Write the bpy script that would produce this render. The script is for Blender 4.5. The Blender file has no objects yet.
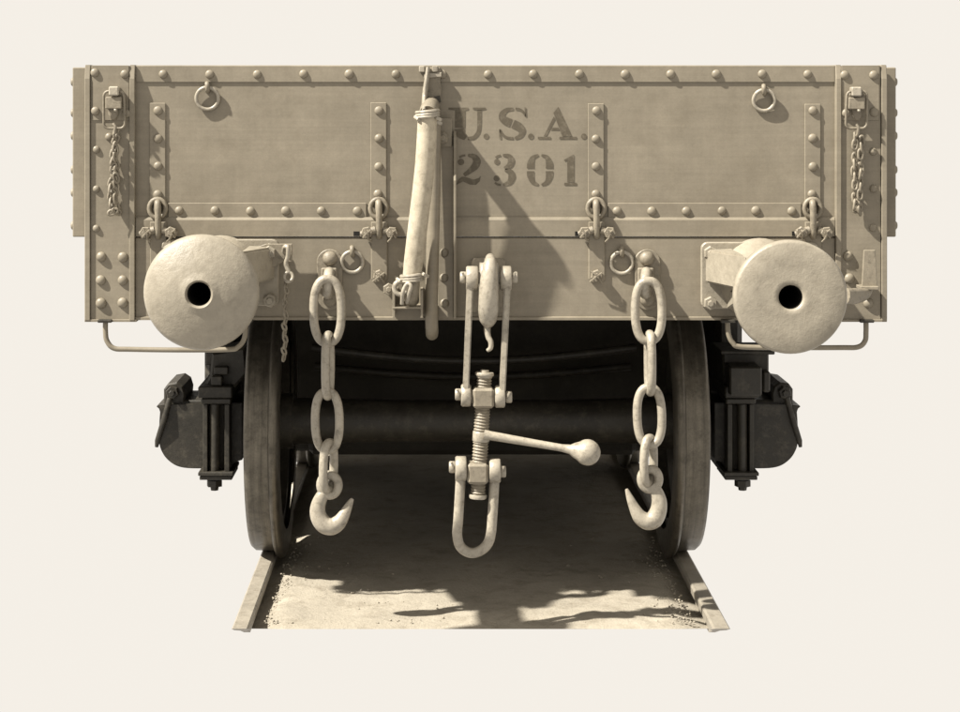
import bpy, bmesh, math, random
from mathutils import Vector, Matrix
random.seed(7)
sc = bpy.context.scene
# ------------------------------------------------------------------ camera
F_PX, D0 = 1996.0, 6.5            # focal length in photo pixels, distance to the wagon end (m)
VX, VY = 440.0, 100.0             # vanishing point of the track in the photo
CX, CZ = -0.1466, 1.63            # camera stands a little left of the wagon's middle, 1.63 m above the rail
cam_d = bpy.data.cameras.new('camera'); cam = bpy.data.objects.new('camera', cam_d)
sc.collection.objects.link(cam); sc.camera = cam
cam.location = (CX, -D0, CZ); cam.rotation_euler = (math.radians(90), 0, 0)
cam_d.sensor_width = 36.0; cam_d.lens = 36.0*F_PX/960.0
cam_d.shift_x = (480-VX)/960.0; cam_d.shift_y = -(356-VY)/960.0
cam_d.clip_start = 0.05; cam_d.clip_end = 500
# ------------------------------------------------------------------ sky, sun, exposure
w = bpy.data.worlds.new('World'); sc.world = w; w.use_nodes = True
bg = w.node_tree.nodes['Background']
bg.inputs[0].default_value = (1.0, 0.948, 0.872, 1); bg.inputs[1].default_value = 0.37
SUN = Vector((0.62, 0.25, -0.75)).normalized()
sun_d = bpy.data.lights.new('sun', 'SUN'); sun_d.energy = 5.0; sun_d.angle = math.radians(1.2); sun_d.color = (1.0, 0.96, 0.88)
sun = bpy.data.objects.new('sun', sun_d); sc.collection.objects.link(sun)
sun.rotation_euler = SUN.to_track_quat('-Z', 'Y').to_euler(); sun.location = (-4, -2, 6)
vs = sc.view_settings
vs.view_transform = 'Standard'; vs.look = 'None'; vs.exposure = 1.3; vs.gamma = 1.0; vs.use_curve_mapping = False
# ------------------------------------------------------------------ helpers
def X(px, Y=0.0): return CX + (px-VX)*(D0+Y)/F_PX
def Z(py, Y=0.0): return CZ - (py-VY)*(D0+Y)/F_PX
def P(px, py, Y=0.0): return Vector((X(px, Y), Y, Z(py, Y)))
def S(n, Y=0.0): return n*(D0+Y)/F_PX
WLOC = {}
class MB:
    def __init__(s): s.bm = bmesh.new()
    def _flag(s, faces, sm):
        for f in faces: f.smooth = sm
    def box(s, x0, x1, y0, y1, z0, z1, bev=0.0):
        c = Vector(((x0+x1)/2, (y0+y1)/2, (z0+z1)/2))
        m = Matrix.Translation(c) @ Matrix.Diagonal((abs(x1-x0), abs(y1-y0), abs(z1-z0), 1))
        r = bmesh.ops.create_cube(s.bm, size=1, matrix=m)
        if bev:
            vs_ = set(r['verts']); es = {e for v in vs_ for e in v.link_edges}
            bmesh.ops.bevel(s.bm, geom=list(es), offset=bev, segments=1, affect='EDGES')
        return s
    def prism(s, pts, y0, y1, bev=0.0):
        """pts: (x,z) outline, extruded from y0 (front) to y1"""
        a = [s.bm.verts.new((p[0], y0, p[1])) for p in pts]
        b = [s.bm.verts.new((p[0], y1, p[1])) for p in pts]
        n = len(pts); fs = []
        ff = s.bm.faces.new(a); fs.append(ff); fs.append(s.bm.faces.new(b[::-1]))
        for i in range(n):
            fs.append(s.bm.faces.new((a[i], b[i], b[(i+1) % n], a[(i+1) % n])))
        bmesh.ops.recalc_face_normals(s.bm, faces=fs)
        if bev:
            bmesh.ops.bevel(s.bm, geom=list(ff.edges), offset=bev, segments=1, affect='EDGES')
        return s
    def prism_x(s, pts, x0, x1, bev=0.0):
        """pts: (y,z) outline, extruded along x"""
        a = [s.bm.verts.new((x0, p[0], p[1])) for p in pts]
        b = [s.bm.verts.new((x1, p[0], p[1])) for p in pts]
        n = len(pts); fs = [s.bm.faces.new(a), s.bm.faces.new(b[::-1])]
        for i in range(n):
            fs.append(s.bm.faces.new((a[i], b[i], b[(i+1) % n], a[(i+1) % n])))
        bmesh.ops.recalc_face_normals(s.bm, faces=fs)
        if bev:
            bmesh.ops.bevel(s.bm, geom=list(set(fs[0].edges) | set(fs[1].edges)), offset=bev, segments=1, affect='EDGES')
        return s
    def tube(s, pts, r, seg=10, closed=False, flat=1.0, up=None):
        pts = [Vector(p) for p in pts]; n = len(pts)
        rs = r if isinstance(r, (list, tuple)) else [r]*n
        T = []
        for i in range(n):
            if closed: t = pts[(i+1) % n]-pts[i-1]
            else: t = pts[min(i+1, n-1)]-pts[max(i-1, 0)]
            T.append(t.normalized())
        u = Vector(up) if up else (Vector((0, 1, 0)) if abs(T[0].y) < 0.9 else Vector((1, 0, 0)))
        nrm = (u - T[0]*u.dot(T[0])).normalized(); rings = []
        for i in range(n):
            nrm = (nrm - T[i]*nrm.dot(T[i])).normalized(); bi = T[i].cross(nrm)
            ring = []
            for k in range(seg):
                a = 2*math.pi*k/seg
                ring.append(s.bm.verts.new(pts[i] + nrm*(math.cos(a)*rs[i]*flat) + bi*(math.sin(a)*rs[i])))
            rings.append(ring)
        fs = []
        m = n if closed else n-1
        for i in range(m):
            A, B = rings[i], rings[(i+1) % n]
            for k in range(seg):
                f = s.bm.faces.new((A[k], A[(k+1) % seg], B[(k+1) % seg], B[k])); f.smooth = True; fs.append(f)
        if not closed:
            fs.append(s.bm.faces.new(rings[0][::-1])); fs.append(s.bm.faces.new(rings[-1]))
        bmesh.ops.recalc_face_normals(s.bm, faces=fs)
        return s
    def lathe(s, prof, origin, axis, seg=32, smooth=True, caps=True):
        """prof: (distance along axis, radius)"""
        o = Vector(origin); ax = Vector(axis).normalized()
        u = ax.orthogonal().normalized(); v = ax.cross(u); rings = []
        for d, r in prof:
            if r < 1e-6: rings.append([s.bm.verts.new(o+ax*d)])
            else: rings.append([s.bm.verts.new(o+ax*d+u*(r*math.cos(2*math.pi*k/seg))+v*(r*math.sin(2*math.pi*k/seg))) for k in range(seg)])
        fs = []
        for A, B in zip(rings, rings[1:]):
            for k in range(seg):
                k2 = (k+1) % seg
                if len(A) == 1 and len(B) == 1: continue
                if len(A) == 1: f = s.bm.faces.new((A[0], B[k2], B[k]))
                elif len(B) == 1: f = s.bm.faces.new((A[k], A[k2], B[0]))
                else: f = s.bm.faces.new((A[k], A[k2], B[k2], B[k]))
                f.smooth = smooth; fs.append(f)
        if caps:
            if len(rings[0]) > 1: fs.append(s.bm.faces.new(rings[0][::-1]))
            if len(rings[-1]) > 1: fs.append(s.bm.faces.new(rings[-1]))
        bmesh.ops.recalc_face_normals(s.bm, faces=fs)
        return s
    def cyl(s, a, b, r, seg=16, bev=0.0, smooth=True):
        a = Vector(a); b = Vector(b); L = (b-a).length
        pr = [(0, r-bev), (bev, r), (L-bev, r), (L, r-bev)] if bev else [(0, r), (L, r)]
        return s.lathe(pr, a, b-a, seg, smooth)
    def build(s, name, mat, parent=None, label=None, auto=True):
        me = bpy.data.meshes.new(name)
        vs_ = s.bm.verts
        lo = Vector((min(v.co.x for v in vs_), min(v.co.y for v in vs_), min(v.co.z for v in vs_)))
        hi = Vector((max(v.co.x for v in vs_), max(v.co.y for v in vs_), max(v.co.z for v in vs_)))
        c = (lo+hi)/2
        bmesh.ops.translate(s.bm, verts=list(vs_), vec=-c)
        if auto:
            for e in s.bm.edges:
                if len(e.link_faces) == 2 and e.calc_face_angle(0) > math.radians(55): e.smooth = False
        s.bm.to_mesh(me); s.bm.free()
        me.materials.append(mat)
        return link(name, me, c, parent, label)
def link(name, me, loc, parent=None, label=None, rot=None, scale=None):
    o = bpy.data.objects.new(name, me); sc.collection.objects.link(o)
    loc = Vector(loc)
    if parent is not None:
        o.parent = parent; o.location = loc - WLOC[parent.name]
    else: o.location = loc
    if rot: o.rotation_euler = rot
    if scale: o.scale = scale
    WLOC[o.name] = loc
    if label: o['label'] = label
    return o
def thing(name, label, cat, loc, group=None):
    o = link(name, None, loc); o['label'] = label; o['category'] = cat
    o.empty_display_size = 0.1
    if group: o['group'] = group
    return o
def part(name, parent, loc): 
    o = link(name, None, loc, parent); o.empty_display_size = 0.05; return o
# ------------------------------------------------------------------ materials
def mat(name, col, rough=0.55, var=0.18, bump=0.25, scale=9.0, spec=0.35, metal=0.0, dirt=None, dirt_amt=0.0, streak=0.0, fine=160.0, bdist=0.0015, ring=0.0, wave=0.0):
    m = bpy.data.materials.new(name); m.use_nodes = True
    nt = m.node_tree; N = nt.nodes; L = nt.links; b = N['Principled BSDF']
    tc = N.new('ShaderNodeTexCoord'); geo = N.new('ShaderNodeNewGeometry')
    def noise(sc_, det, rgh=0.6, stretch=None, seed=0):
        n = N.new('ShaderNodeTexNoise'); n.inputs['Scale'].default_value = sc_; n.inputs['Detail'].default_value = det; n.inputs['Roughness'].default_value = rgh
        mp = N.new('ShaderNodeMapping'); mp.inputs['Location'].default_value = (seed, seed*1.7, seed*.6)
        if stretch: mp.inputs['Scale'].default_value = stretch
        L.new(geo.outputs['Position'], mp.inputs[0]); L.new(mp.outputs[0], n.inputs[0]); return n
    def rng(src, a, b_, c, d):
        r = N.new('ShaderNodeMapRange'); r.inputs[1].default_value = a; r.inputs[2].default_value = b_; r.inputs[3].default_value = c; r.inputs[4].default_value = d
        L.new(src, r.inputs[0]); return r.outputs[0]
    def mult(c1, fac):
        v = N.new('ShaderNodeVectorMath'); v.operation = 'SCALE'
        L.new(c1, v.inputs[0]); L.new(fac, v.inputs['Scale']); return v.outputs[0]
    rgb = N.new('ShaderNodeRGB'); rgb.outputs[0].default_value = (*col, 1)
    big = noise(scale*.35, 5); mid = noise(scale*2.2, 6, .7, None, 3.1); fin = noise(fine, 4, .7, (1, 1, 1), 7.7)
    c = mult(rgb.outputs[0], rng(big.outputs[0], .3, .7, 1-var, 1+var))
    c = mult(c, rng(mid.outputs[0], .3, .7, 1-var*.6, 1+var*.6))
    c = mult(c, rng(fin.outputs[0], .3, .7, 1-var*.45, 1+var*.45))
    if streak:
        st = noise(6, 5, .65, (.35, .35, 14), 2.2); c = mult(c, rng(st.outputs[0], .3, .7, 1-streak, 1+streak))
        st2 = noise(5, 5, .65, (7, 7, .5), 5.2); c = mult(c, rng(st2.outputs[0], .3, .7, 1-streak*.7, 1+streak*.7))
    if ring:
        rg = noise(1, 4, .7, (70, 2.5, 2.5), 4.4); c = mult(c, rng(rg.outputs[0], .3, .7, 1-ring, 1+ring))
    if dirt:
        mx = N.new('ShaderNodeMix'); mx.data_type = 'RGBA'
        dn = noise(scale*1.3, 8, .75, None, 11.0)
        L.new(rng(dn.outputs[0], .5, .68, 0, dirt_amt), mx.inputs[0]); L.new(c, mx.inputs[6]); mx.inputs[7].default_value = (*dirt, 1); c = mx.outputs[2]
    L.new(c, b.inputs['Base Color'])
    L.new(rng(mid.outputs[0], .3, .7, max(.05, rough-.12), min(1, rough+.12)), b.inputs['Roughness'])
    b.inputs['Specular IOR Level'].default_value = spec; b.inputs['Metallic'].default_value = metal
    if bump:
        ad = N.new('ShaderNodeMath'); ad.operation = 'ADD'
        L.new(rng(fin.outputs[0], 0, 1, 0, .5), ad.inputs[0]); L.new(rng(mid.outputs[0], 0, 1, 0, 1.2), ad.inputs[1])
        bp = N.new('ShaderNodeBump'); bp.inputs['Strength'].default_value = bump; bp.inputs['Distance'].default_value = bdist
        L.new(ad.outputs[0], bp.inputs['Height']); L.new(bp.outputs[0], b.inputs['Normal'])
        if wave:                       # sheet metal is never quite flat
            wv = noise(2.6, 1.5, .4, None, 9.3); b2 = N.new('ShaderNodeBump'); b2.inputs['Strength'].default_value = 1.0; b2.inputs['Distance'].default_value = wave
            L.new(wv.outputs[0], b2.inputs['Height']); L.new(b2.outputs[0], bp.inputs['Normal'])
    return m
PAINT = mat('grey_paint', (.197, .170, .127), .46, .12, .25, 7, .35, streak=.06, dirt=(.145, .122, .088), dirt_amt=.45, wave=.006)
BUFF = mat('cast_grey_paint', (.25, .22, .17), .42, .12, .42, 20, .45, fine=34, bdist=.004, dirt=(.16, .136, .1), dirt_amt=.45)
LIGHT = mat('light_paint', (.29, .257, .202), .34, .16, .5, 34, .6, dirt=(.10, .083, .06), dirt_amt=.7)
TRIM = mat('fittings_paint', (.20, .172, .128), .5, .14, .45, 40, .4, dirt=(.075, .062, .044), dirt_amt=.6)
HOSE = mat('canvas_hose', (.385, .338, .258), .85, .16, .7, 26, .12, fine=260, dirt=(.14, .118, .086), dirt_amt=.5)
INK = mat('stencil_paint', (.086, .071, .049), .6, .12, .1, 40, .3, dirt=(.185, .16, .118), dirt_amt=.55)
DARK = mat('dark_iron', (.026, .0225, .0165), .5, .3, .6, 20, .35, dirt=(.075, .065, .048), dirt_amt=.6)
BLACK = mat('underframe_black', (.036, .032, .025), .7, .3, .4, 12, .2, dirt=(.055, .048, .037), dirt_amt=.5)
TYRE = mat('wheel_steel', (.115, .101, .079), .42, .3, .4, 14, .5, metal=.7, dirt=(.035, .03, .022), dirt_amt=.6, ring=.28)
RAILM = mat('rail_steel', (.225, .2, .16), .5, .18, .4, 18, .4, dirt=(.11, .092, .066), dirt_amt=.6)
DIRT = mat('sand_dirt', (.285, .254, .203), .95, .14, .9, 8, .1, fine=120, bdist=.006, dirt=(.15, .126, .092), dirt_amt=.6)
HOLE_SHADE = mat('hole_shade', (.006, .005, .003), .8, .1, 0)  # near-black colour paints the shade inside bores and slots
# ------------------------------------------------------------------ shared pieces
def rivet_mesh(name, r, h, m, seg=14):
    bm = MB(); pr = [(0, r*1.0)]
    for k in range(1, 6):
        a = math.pi/2*k/5; pr.append((h*math.sin(a), r*math.cos(a) if k < 5 else 0))
    bm.lathe(pr, (0, 0, 0), (0, -1, 0), seg)
    me = bpy.data.meshes.new(name); bm.bm.to_mesh(me); bm.bm.free(); me.materials.append(m); return me
RIV = rivet_mesh('rivet', S(4.6), S(2.9), PAINT); RIVB = rivet_mesh('rivet', S(5.4), S(3.9), PAINT); RIVS = rivet_mesh('rivet', S(3.9), S(2.7), PAINT)
def rivet(px, py, Y, parent, me=RIV):
    j = lambda: random.uniform(-.0012, .0012); k = random.uniform(.95, 1.05)
    return link('rivet', me, P(px, py, Y) + Vector((j(), 0, j())), parent, rot=(0, random.uniform(0, 6), 0), scale=(k, k*random.uniform(.9, 1.1), k))
def nut_mesh(r, h, m, seg=6):
    bm = MB(); bm.lathe([(0, r), (h*.8, r), (h, r*.86), (h, r*.5), (h*1.45, r*.46), (h*1.5, .36*r), (h*1.5, 0)], (0, 0, 0), (0, -1, 0), seg, smooth=False)
    me = bpy.data.meshes.new('nut'); bm.bm.to_mesh(me); bm.bm.free(); me.materials.append(m); return me
NUT = nut_mesh(S(6.2), S(5), TRIM); NUTL = nut_mesh(S(7.0), S(6), BUFF); NUTD = nut_mesh(S(7.5), S(8), DARK)
def nut(px, py, Y, parent, me=NUT, a=None):
    return link('nut', me, P(px, py, Y), parent, rot=(0, random.uniform(0, 1) if a is None else a, 0))
def stadium(w_, h_, n=9):
    """centreline of an oval chain link in the xz plane (outer sizes already reduced by the wire)"""
    pts = []; q = 2/2.45
    for k in range(4*n):
        a = 2*math.pi*k/(4*n); c_, s_ = math.cos(a), math.sin(a)
        pts.append((w_/2*math.copysign(abs(c_)**q, c_), 0, h_/2*math.copysign(abs(s_)**q, s_)))
    return pts
def link_mesh(w_, h_, r, m, seg=10, n=9):
    bm = MB(); bm.tube(stadium(w_-2*r, h_-2*r, n), r, seg, closed=True)
    me = bpy.data.meshes.new('link'); bm.bm.to_mesh(me); bm.bm.free(); me.materials.append(m); return me
def arc(c, r, a0, a1, n, Y=None):
    return [Vector((c[0]+r*math.cos(a0+(a1-a0)*k/n), c[1], c[2]+r*math.sin(a0+(a1-a0)*k/n))) for k in range(n+1)]
def boxpx(x0, x1, y0, y1, Yf, Yb, bev=.002):
    m = MB(); m.box(X(x0, Yf), X(x1, Yf), Yf, Yb, Z(y1, Yf), Z(y0, Yf), bev); return m
def bez(pts, n=8):
    """Catmull-Rom through points"""
    pts = [Vector(p) for p in pts]; out = []
    for i in range(len(pts)-1):
        p0 = pts[max(i-1, 0)]; p1 = pts[i]; p2 = pts[i+1]; p3 = pts[min(i+2, len(pts)-1)]
        for k in range(n):
            t = k/n
            out.append(.5*((2*p1)+(p2-p0)*t+(2*p0-5*p1+4*p2-p3)*t*t+(3*p1-p0-3*p2+p3)*t**3))
    out.append(pts[-1]); return out
def lerp_list(v, n=8):
    out = []
    for a, b_ in zip(v, v[1:]): out += [a+(b_-a)*k/n for k in range(n)]
    return out+[v[-1]]

# ================================================================== THE SETTING
TX = -0.02                               # middle of the track
Y0, Y1, YG = -0.345, 8.6, -0.185
def ground():
    bm = bmesh.new(); nx, ny = 60, 90; x0, x1 = TX-.735, TX+.735; V = []
    rnd = random.Random(3)
    for j in range(ny+1):
        t = j/ny; y = YG+(Y1-YG)*t**1.7
        for i in range(nx+1):
            x = x0+(x1-x0)*i/nx
            ed = min(1, (x-x0)/.10, (x1-x)/.10)
            am = min(1, (y-YG)/.12); z = -.066+.026*ed*(.6+.4*am)+am*(.0035*math.sin(x*7+y*3)+.003*math.sin(x*17-y*9+1)+rnd.uniform(-.0022, .0022))
            V.append(bm.verts.new((x, y + max(0, -.044-z)*4.2*max(0, 1-j/14), z)))
    for j in range(ny):
        for i in range(nx):
            a = j*(nx+1)+i; f = bm.faces.new((V[a], V[a+1], V[a+nx+2], V[a+nx+1])); f.smooth = True
    m = MB(); m.bm.free(); m.bm = bm
    o = m.build('ground', DIRT, auto=False); o['kind'] = 'structure'
    o['label'] = 'pale sandy ground between the two rails'
    return o
GROUND = ground()
# loose grit along the rails
gm = MB(); rnd = random.Random(5)
for i in range(1100):
    side = rnd.choice((-1, 1)); d_ = abs(rnd.gauss(0, .05))
    x = TX+side*(.69-d_); y = YG+.07+rnd.random()**1.5*1.3
    if rnd.random() < .45: x = TX+rnd.uniform(-.68, .68)
    r = .001+.0045*rnd.random()**3; z = -.043
    bmesh.ops.create_icosphere(gm.bm, subdivisions=1, radius=r, matrix=Matrix.Translation((x, y, z+r*.3)) @ Matrix.Diagonal((1, rnd.uniform(.7, 1.4), .8, 1)))
g = gm.build('grit', DIRT, auto=False); g['kind'] = 'stuff'; g['label'] = 'loose grit lying along the inside of the rails'; g['category'] = 'grit'
def rail(side, label):
    m = MB(); h = .027
    prof = [(-h, -.006), (-h+.006, 0), (h-.006, 0), (h, -.006), (h-.001, -.030), (.010, -.040), (.010, -.075), (-.010, -.075), (-.010, -.040), (-h+.001, -.030)]
    cx = TX+side*(.7175+h); rings = []
    for y in (Y0, Y1):
        rings.append([m.bm.verts.new((cx+a, y+(-b_*3.2 if y == Y0 else 0), b_)) for a, b_ in prof])
    n = len(prof); fs = [m.bm.faces.new(rings[0]), m.bm.faces.new(rings[1][::-1])]
    for k in range(n): fs.append(m.bm.faces.new((rings[0][k], rings[1][k], rings[1][(k+1) % n], rings[0][(k+1) % n])))
    bmesh.ops.recalc_face_normals(m.bm, faces=fs)
    o = m.build('rail', RAILM); o['label'] = label; o['category'] = 'rail'; o['group'] = 'rails of the track'
rail(-1, 'sunlit steel rail under the left wheel'); rail(1, 'brown shaded steel rail under the right wheel')

# ================================================================== THE WAGON
WAG = thing('freight_wagon', 'grey riveted railway wagon end stencilled U.S.A. 2301 with two round buffers', 'wagon', (0, 0, 0))
ZT, ZB = Z(66), Z(320)
YD = .006                                # face of the end sheet
# end sheet, beams
m = MB(); m.box(X(131), X(839), YD, .05, Z(226), Z(70)); m.build('end_sheet', PAINT, WAG)
tr = MB(); tr.prism_x([(.001, Z(82)), (.001, ZT+.002-.003), (.004, ZT+.002), (.06, ZT+.002), (.06, Z(82)), ], X(136), X(834.5)); TR = tr.build('top_rail', PAINT, WAG)
for px in (163.5, 210, 257.5, 303.5, 349.5, 396, 442.5, 488, 533.5, 579.5, 625.5, 671, 716.5, 762, 807.5): rivet(px, 74.5, .001, TR)
lb = MB(); lb.prism_x([(-.006, Z(236.4)), (-.006, Z(220)), (.0, Z(217.2)), (.05, Z(217.2)), (.05, Z(236.4))], X(136), X(834.5)); LB = lb.build('lower_beam', PAINT, WAG)
hs = MB(); hs.prism_x([(-.003, ZB+.004), (-.003, Z(237.6)-.003), (0, Z(237.6)), (.07, Z(237.6)), (.07, ZB), (.001, ZB)], X(136), X(834.5)); HS = hs.build('headstock', PAINT, WAG)
m = MB(); m.prism_x([(-.010, ZB+.0005), (-.010, Z(317.2)), (-.0035, Z(316.4)), (-.0035, ZB+.0005)], X(136), X(834)); m.build('bottom_lip', PAINT, WAG)
for px in (356.5, 578, 795): boxpx(px-3, px+3, 231.5, 236, -.0066, -.0058, 0).build('slot_shade_patch', HOLE_SHADE, WAG)  # near-black plates on the beam, shade of the openings put into colour
# corner posts: channels opening towards the viewer
def post(x0, x1, small, big, splice):
    g = part('corner_post', WAG, P((x0+x1)/2, 320, 0))
    t = 5.5
    def flange(a, b_):
        mm = MB(); yb = .05
        mm.prism_x([(yb, ZT+.003), (-.006, ZT+.003), (-.018, Z(79)), (-.018, ZB+.002), (-.016, ZB-.003), (yb, ZB-.003)], X(a), X(b_), .002); mm.build('flange', PAINT, g)
    flange(x0, x0+t); flange(x1-t, x1)
    boxpx(x0+t, x1-t, 66, 321, -.010, .05, 0).build('web_plate', PAINT, g)
    sp = boxpx(x0+t+1.2, x1-t-1.2, 65.5, 120.5, -.0135, -.0101, .001).build('splice_plate', PAINT, g)
    for p in splice: rivet(p[0], p[1], -.0135, g)
    for p in small: rivet(p[0], p[1], -.010, g, RIVS)
    for p in big: rivet(p[0], p[1], -.010, g, RIVB)
    boxpx(x0-1, x1+1, 319.5, 322, -.016, .05, .001).build('foot_plate', PAINT, g)
    return g
PL = post(85.5, 135.5, [(96.5, 150), (96.5, 189), (96.5, 228.5), (109, 137)], [(101, 257), (123, 257), (101, 280), (123, 280), (101, 303), (123, 303)], [(95, 73), (125, 74), (95.5, 111.5), (126, 114)])
PR = post(835, 886, [(873, 152), (873, 189), (873, 228)], [(848, 256), (849, 279), (868.5, 303)], [(845, 75), (874, 75), (846, 113), (874, 112)])
# side walls with rivet heads on the outside
def side(sgn, x_out, x_in):
    xo, xi = X(x_out, .06), X(x_in, .06)
    g = MB(); g.box(min(xo, xi), max(xo, xi), .06, 7.9, Z(237, .06), ZT-.004, .003)
    o = g.build('side_wall', PAINT, WAG)
    bm = MB(); bm.lathe([(0, .016), (.006, .0145), (.010, .010), (.012, 0)], (0, 0, 0), (sgn, 0, 0), 10)
    me = bpy.data.meshes.new('rivet'); bm.bm.to_mesh(me); bm.bm.free(); me.materials.append(PAINT)
    for py in (82, 113, 136, 170, 193, 226):
        for yy in (.09, .45, .81, 1.17): link('rivet', me, (xo, yy, Z(py, .06)), o)
    # plank wall behind the posts
    mm = MB(); xa = X(90) if sgn < 0 else X(858); xb = X(112) if sgn < 0 else X(882)
    mm.box(xa, xb, .0505, 7.9, Z(318), ZT-.006); mm.build('side_sill', PAINT, WAG)
side(-1, 72.5, 88); side(1, 896, 883)
m = MB(); m.box(X(112), X(858), .075, 7.9, ZB+.03, ZB+.09); m.build('floor', BLACK, WAG)
m = MB(); m.box(X(90), X(882), 7.9, 7.97, ZB, ZT); m.build('far_end', PAINT, WAG)

# straps with eyes
def strap(xc, y0):
    x0, x1 = xc-8, xc+8
    o = boxpx(x0, x1, y0, 205, .0005, YD, .0018).build('hinge_strap', PAINT, WAG)
    for py in (111, 138.8, 166.6, 194.4): rivet(xc+random.uniform(-.6, .6), py, .0005, o)
    mm = MB(); c = P(xc, 208.5, -.008)
    mm.tube([Vector((c.x+S(8.2)*math.cos(a), c.y, c.z+S(9.4)*math.sin(a))) for a in [2*math.pi*k/20 for k in range(20)]], S(2.5), 10, closed=True); mm.build('eye', TRIM, o)
    lk = MB(); pts = bez([P(xc-.4, 213, -.002), P(xc-.2, 206, -.012), P(xc, 202.5, -.022), P(xc+.3, 207, -.031), P(xc+.6, 220, -.031), P(xc+.6, 233, -.025), P(xc+.6, 237, -.012)], 5)
    lk.tube(pts, S(3.3, -.04), 10); lk.build('hook_link', TRIM, o)
    # bracket below, with two nutted eye bolts and a bottom bolt
    b_ = MB(); YF = -.014
    pl = [(xc-7.5, 222), (xc+9, 222), (xc+9, 279), (xc+6.5, 282.5), (xc-5, 282.5), (xc-7.5, 279)]
    b_.prism([(X(a, YF), Z(c2, YF)) for a, c2 in pl], YF, -.003, .0025); B = b_.build('hinge_bracket', PAINT, WAG)
    for s_ in (-1, 1):
        q = xc+1+s_*12.5
        t = MB(); t.tube([P(xc+1+s_*4, 230, -.022), P(q-1*s_, 232.5, -.024), P(q+6*s_, 234.5, -.022)], [S(4), S(3.8), S(3.2)], 8); t.build('arm', TRIM, B)
        nut(q, 232.5, -.022, B)
        c_ = MB(); c_.tube([P(q-3, 229, -.046), P(q+1, 234, -.048), P(q-1*s_, 239, -.042), P(q-4*s_, 242, -.034)], S(1.1), 5)
        c_.tube([P(q+4, 230, -.046), P(q, 233, -.048), P(q+4*s_, 238, -.044)], S(1.0), 5); c_.build('cotter_pin', TRIM, B)
    nut(xc+.5, 275.5, YF, B, NUT)
    c_ = MB(); c_.tube([P(xc-5, 271, YF-.02), P(xc+1, 276, YF-.027), P(xc+6, 283, YF-.016)], S(.9), 5); c_.tube([P(xc+6, 273, YF-.02), P(xc, 277, YF-.027), P(xc-6, 282, YF-.016)], S(.9), 5); c_.build('cotter_pin', TRIM, B)
strap(157.5, 103); strap(378.5, 102.5); strap(596, 103.5); strap(812.7, 104)
for x0, x1, xs in ((168, 366.5, (179, 215, 250.5, 286, 321.3, 357)), (608, 801.5, (617.3, 652, 686.7, 721.6, 756.2, 791.5))):
    o = boxpx(x0, x1, 203, 217.5, .001, YD, .0018).build('bottom_strap', PAINT, WAG)
    for px in xs: rivet(px, 211, .001, o)
# rings on eye bolts
def ring(px, py, r, Y, tilt):
    g = part('tie_ring', WAG, P(px, py-r-2, Y))
    mm = MB(); c = P(px, py, Y-.011)
    mm.tube([Vector((c.x+S(r)*math.cos(a), c.y-.004*math.sin(a)+tilt*math.cos(a), c.z+S(r)*math.sin(a))) for a in [2*math.pi*k/28 for k in range(28)]], S(1.9), 10, closed=True); mm.build('ring', LIGHT, g)
    e = MB(); e.tube(bez([P(px+.5, py-r+4, Y), P(px+.3, py-r+3, Y-.018), P(px, py-r-1.5, Y-.024), P(px-.3, py-r-4, Y-.016), P(px-.3, py-r-3, Y)], 4), S(2.4), 8); e.build('eye_bolt', TRIM, g)
ring(207.3, 98.5, 11, YD, .002); ring(764, 100.5, 10.5, YD, -.002); ring(352.2, 262, 10.5, -.003, .003); ring(621.7, 262.8, 10.8, -.003, -.002)
# hasps on the posts
def hasp(xc, yt, slack):
    g = part('hasp', WAG, P(xc, 110, -.01))
    lp = MB(); c = P(xc+slack, 110, -.040); w_, h_, r = S(20.5), S(37), S(5); pts = []
    for (sx, sz, a0) in ((1, 1, 0), (-1, 1, math.pi/2), (-1, -1, math.pi), (1, -1, 1.5*math.pi)):
        for k in range(6):
            a = a0+math.pi/2*k/5; px_ = sx*(w_/2-r)+r*math.cos(a); pz_ = sz*(h_/2-r)+r*math.sin(a)
            pts.append(Vector((c.x+px_*(1-.06*(pz_/h_)), c.y-.012*(pz_/h_-.5), c.z+pz_)))
    lp.tube(pts, S(1.35), 8, closed=True); lp.build('loop', TRIM, g)
    boxpx(xc-5, xc+5, yt, yt+9.5, -.055, -.005, .004).build('tab', LIGHT, g)
    boxpx(xc-8.3, xc+8, yt+10.5, yt+22.5, -.048, -.005, .003).build('block', TRIM, g)
    t = MB(); pl = [(xc-5.5, yt+22), (xc+5.5, yt+22), (xc+4.5, yt+30), (xc+1.5, yt+34), (xc-2, yt+33.5), (xc-4.6, yt+29)]
    t.prism([(X(a, -.015), Z(b_, -.015)) for a, b_ in pl], -.022, -.005, .003); t.build('tongue', TRIM, g)
    k = MB(); k.cyl(P(xc+2, yt+22.5, -.05), P(xc+2, yt+25, -.05), S(1.6), 6); k.build('stud', LIGHT, g)
hasp(113.5, 86.5, .3); hasp(857, 87, 0)
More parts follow.
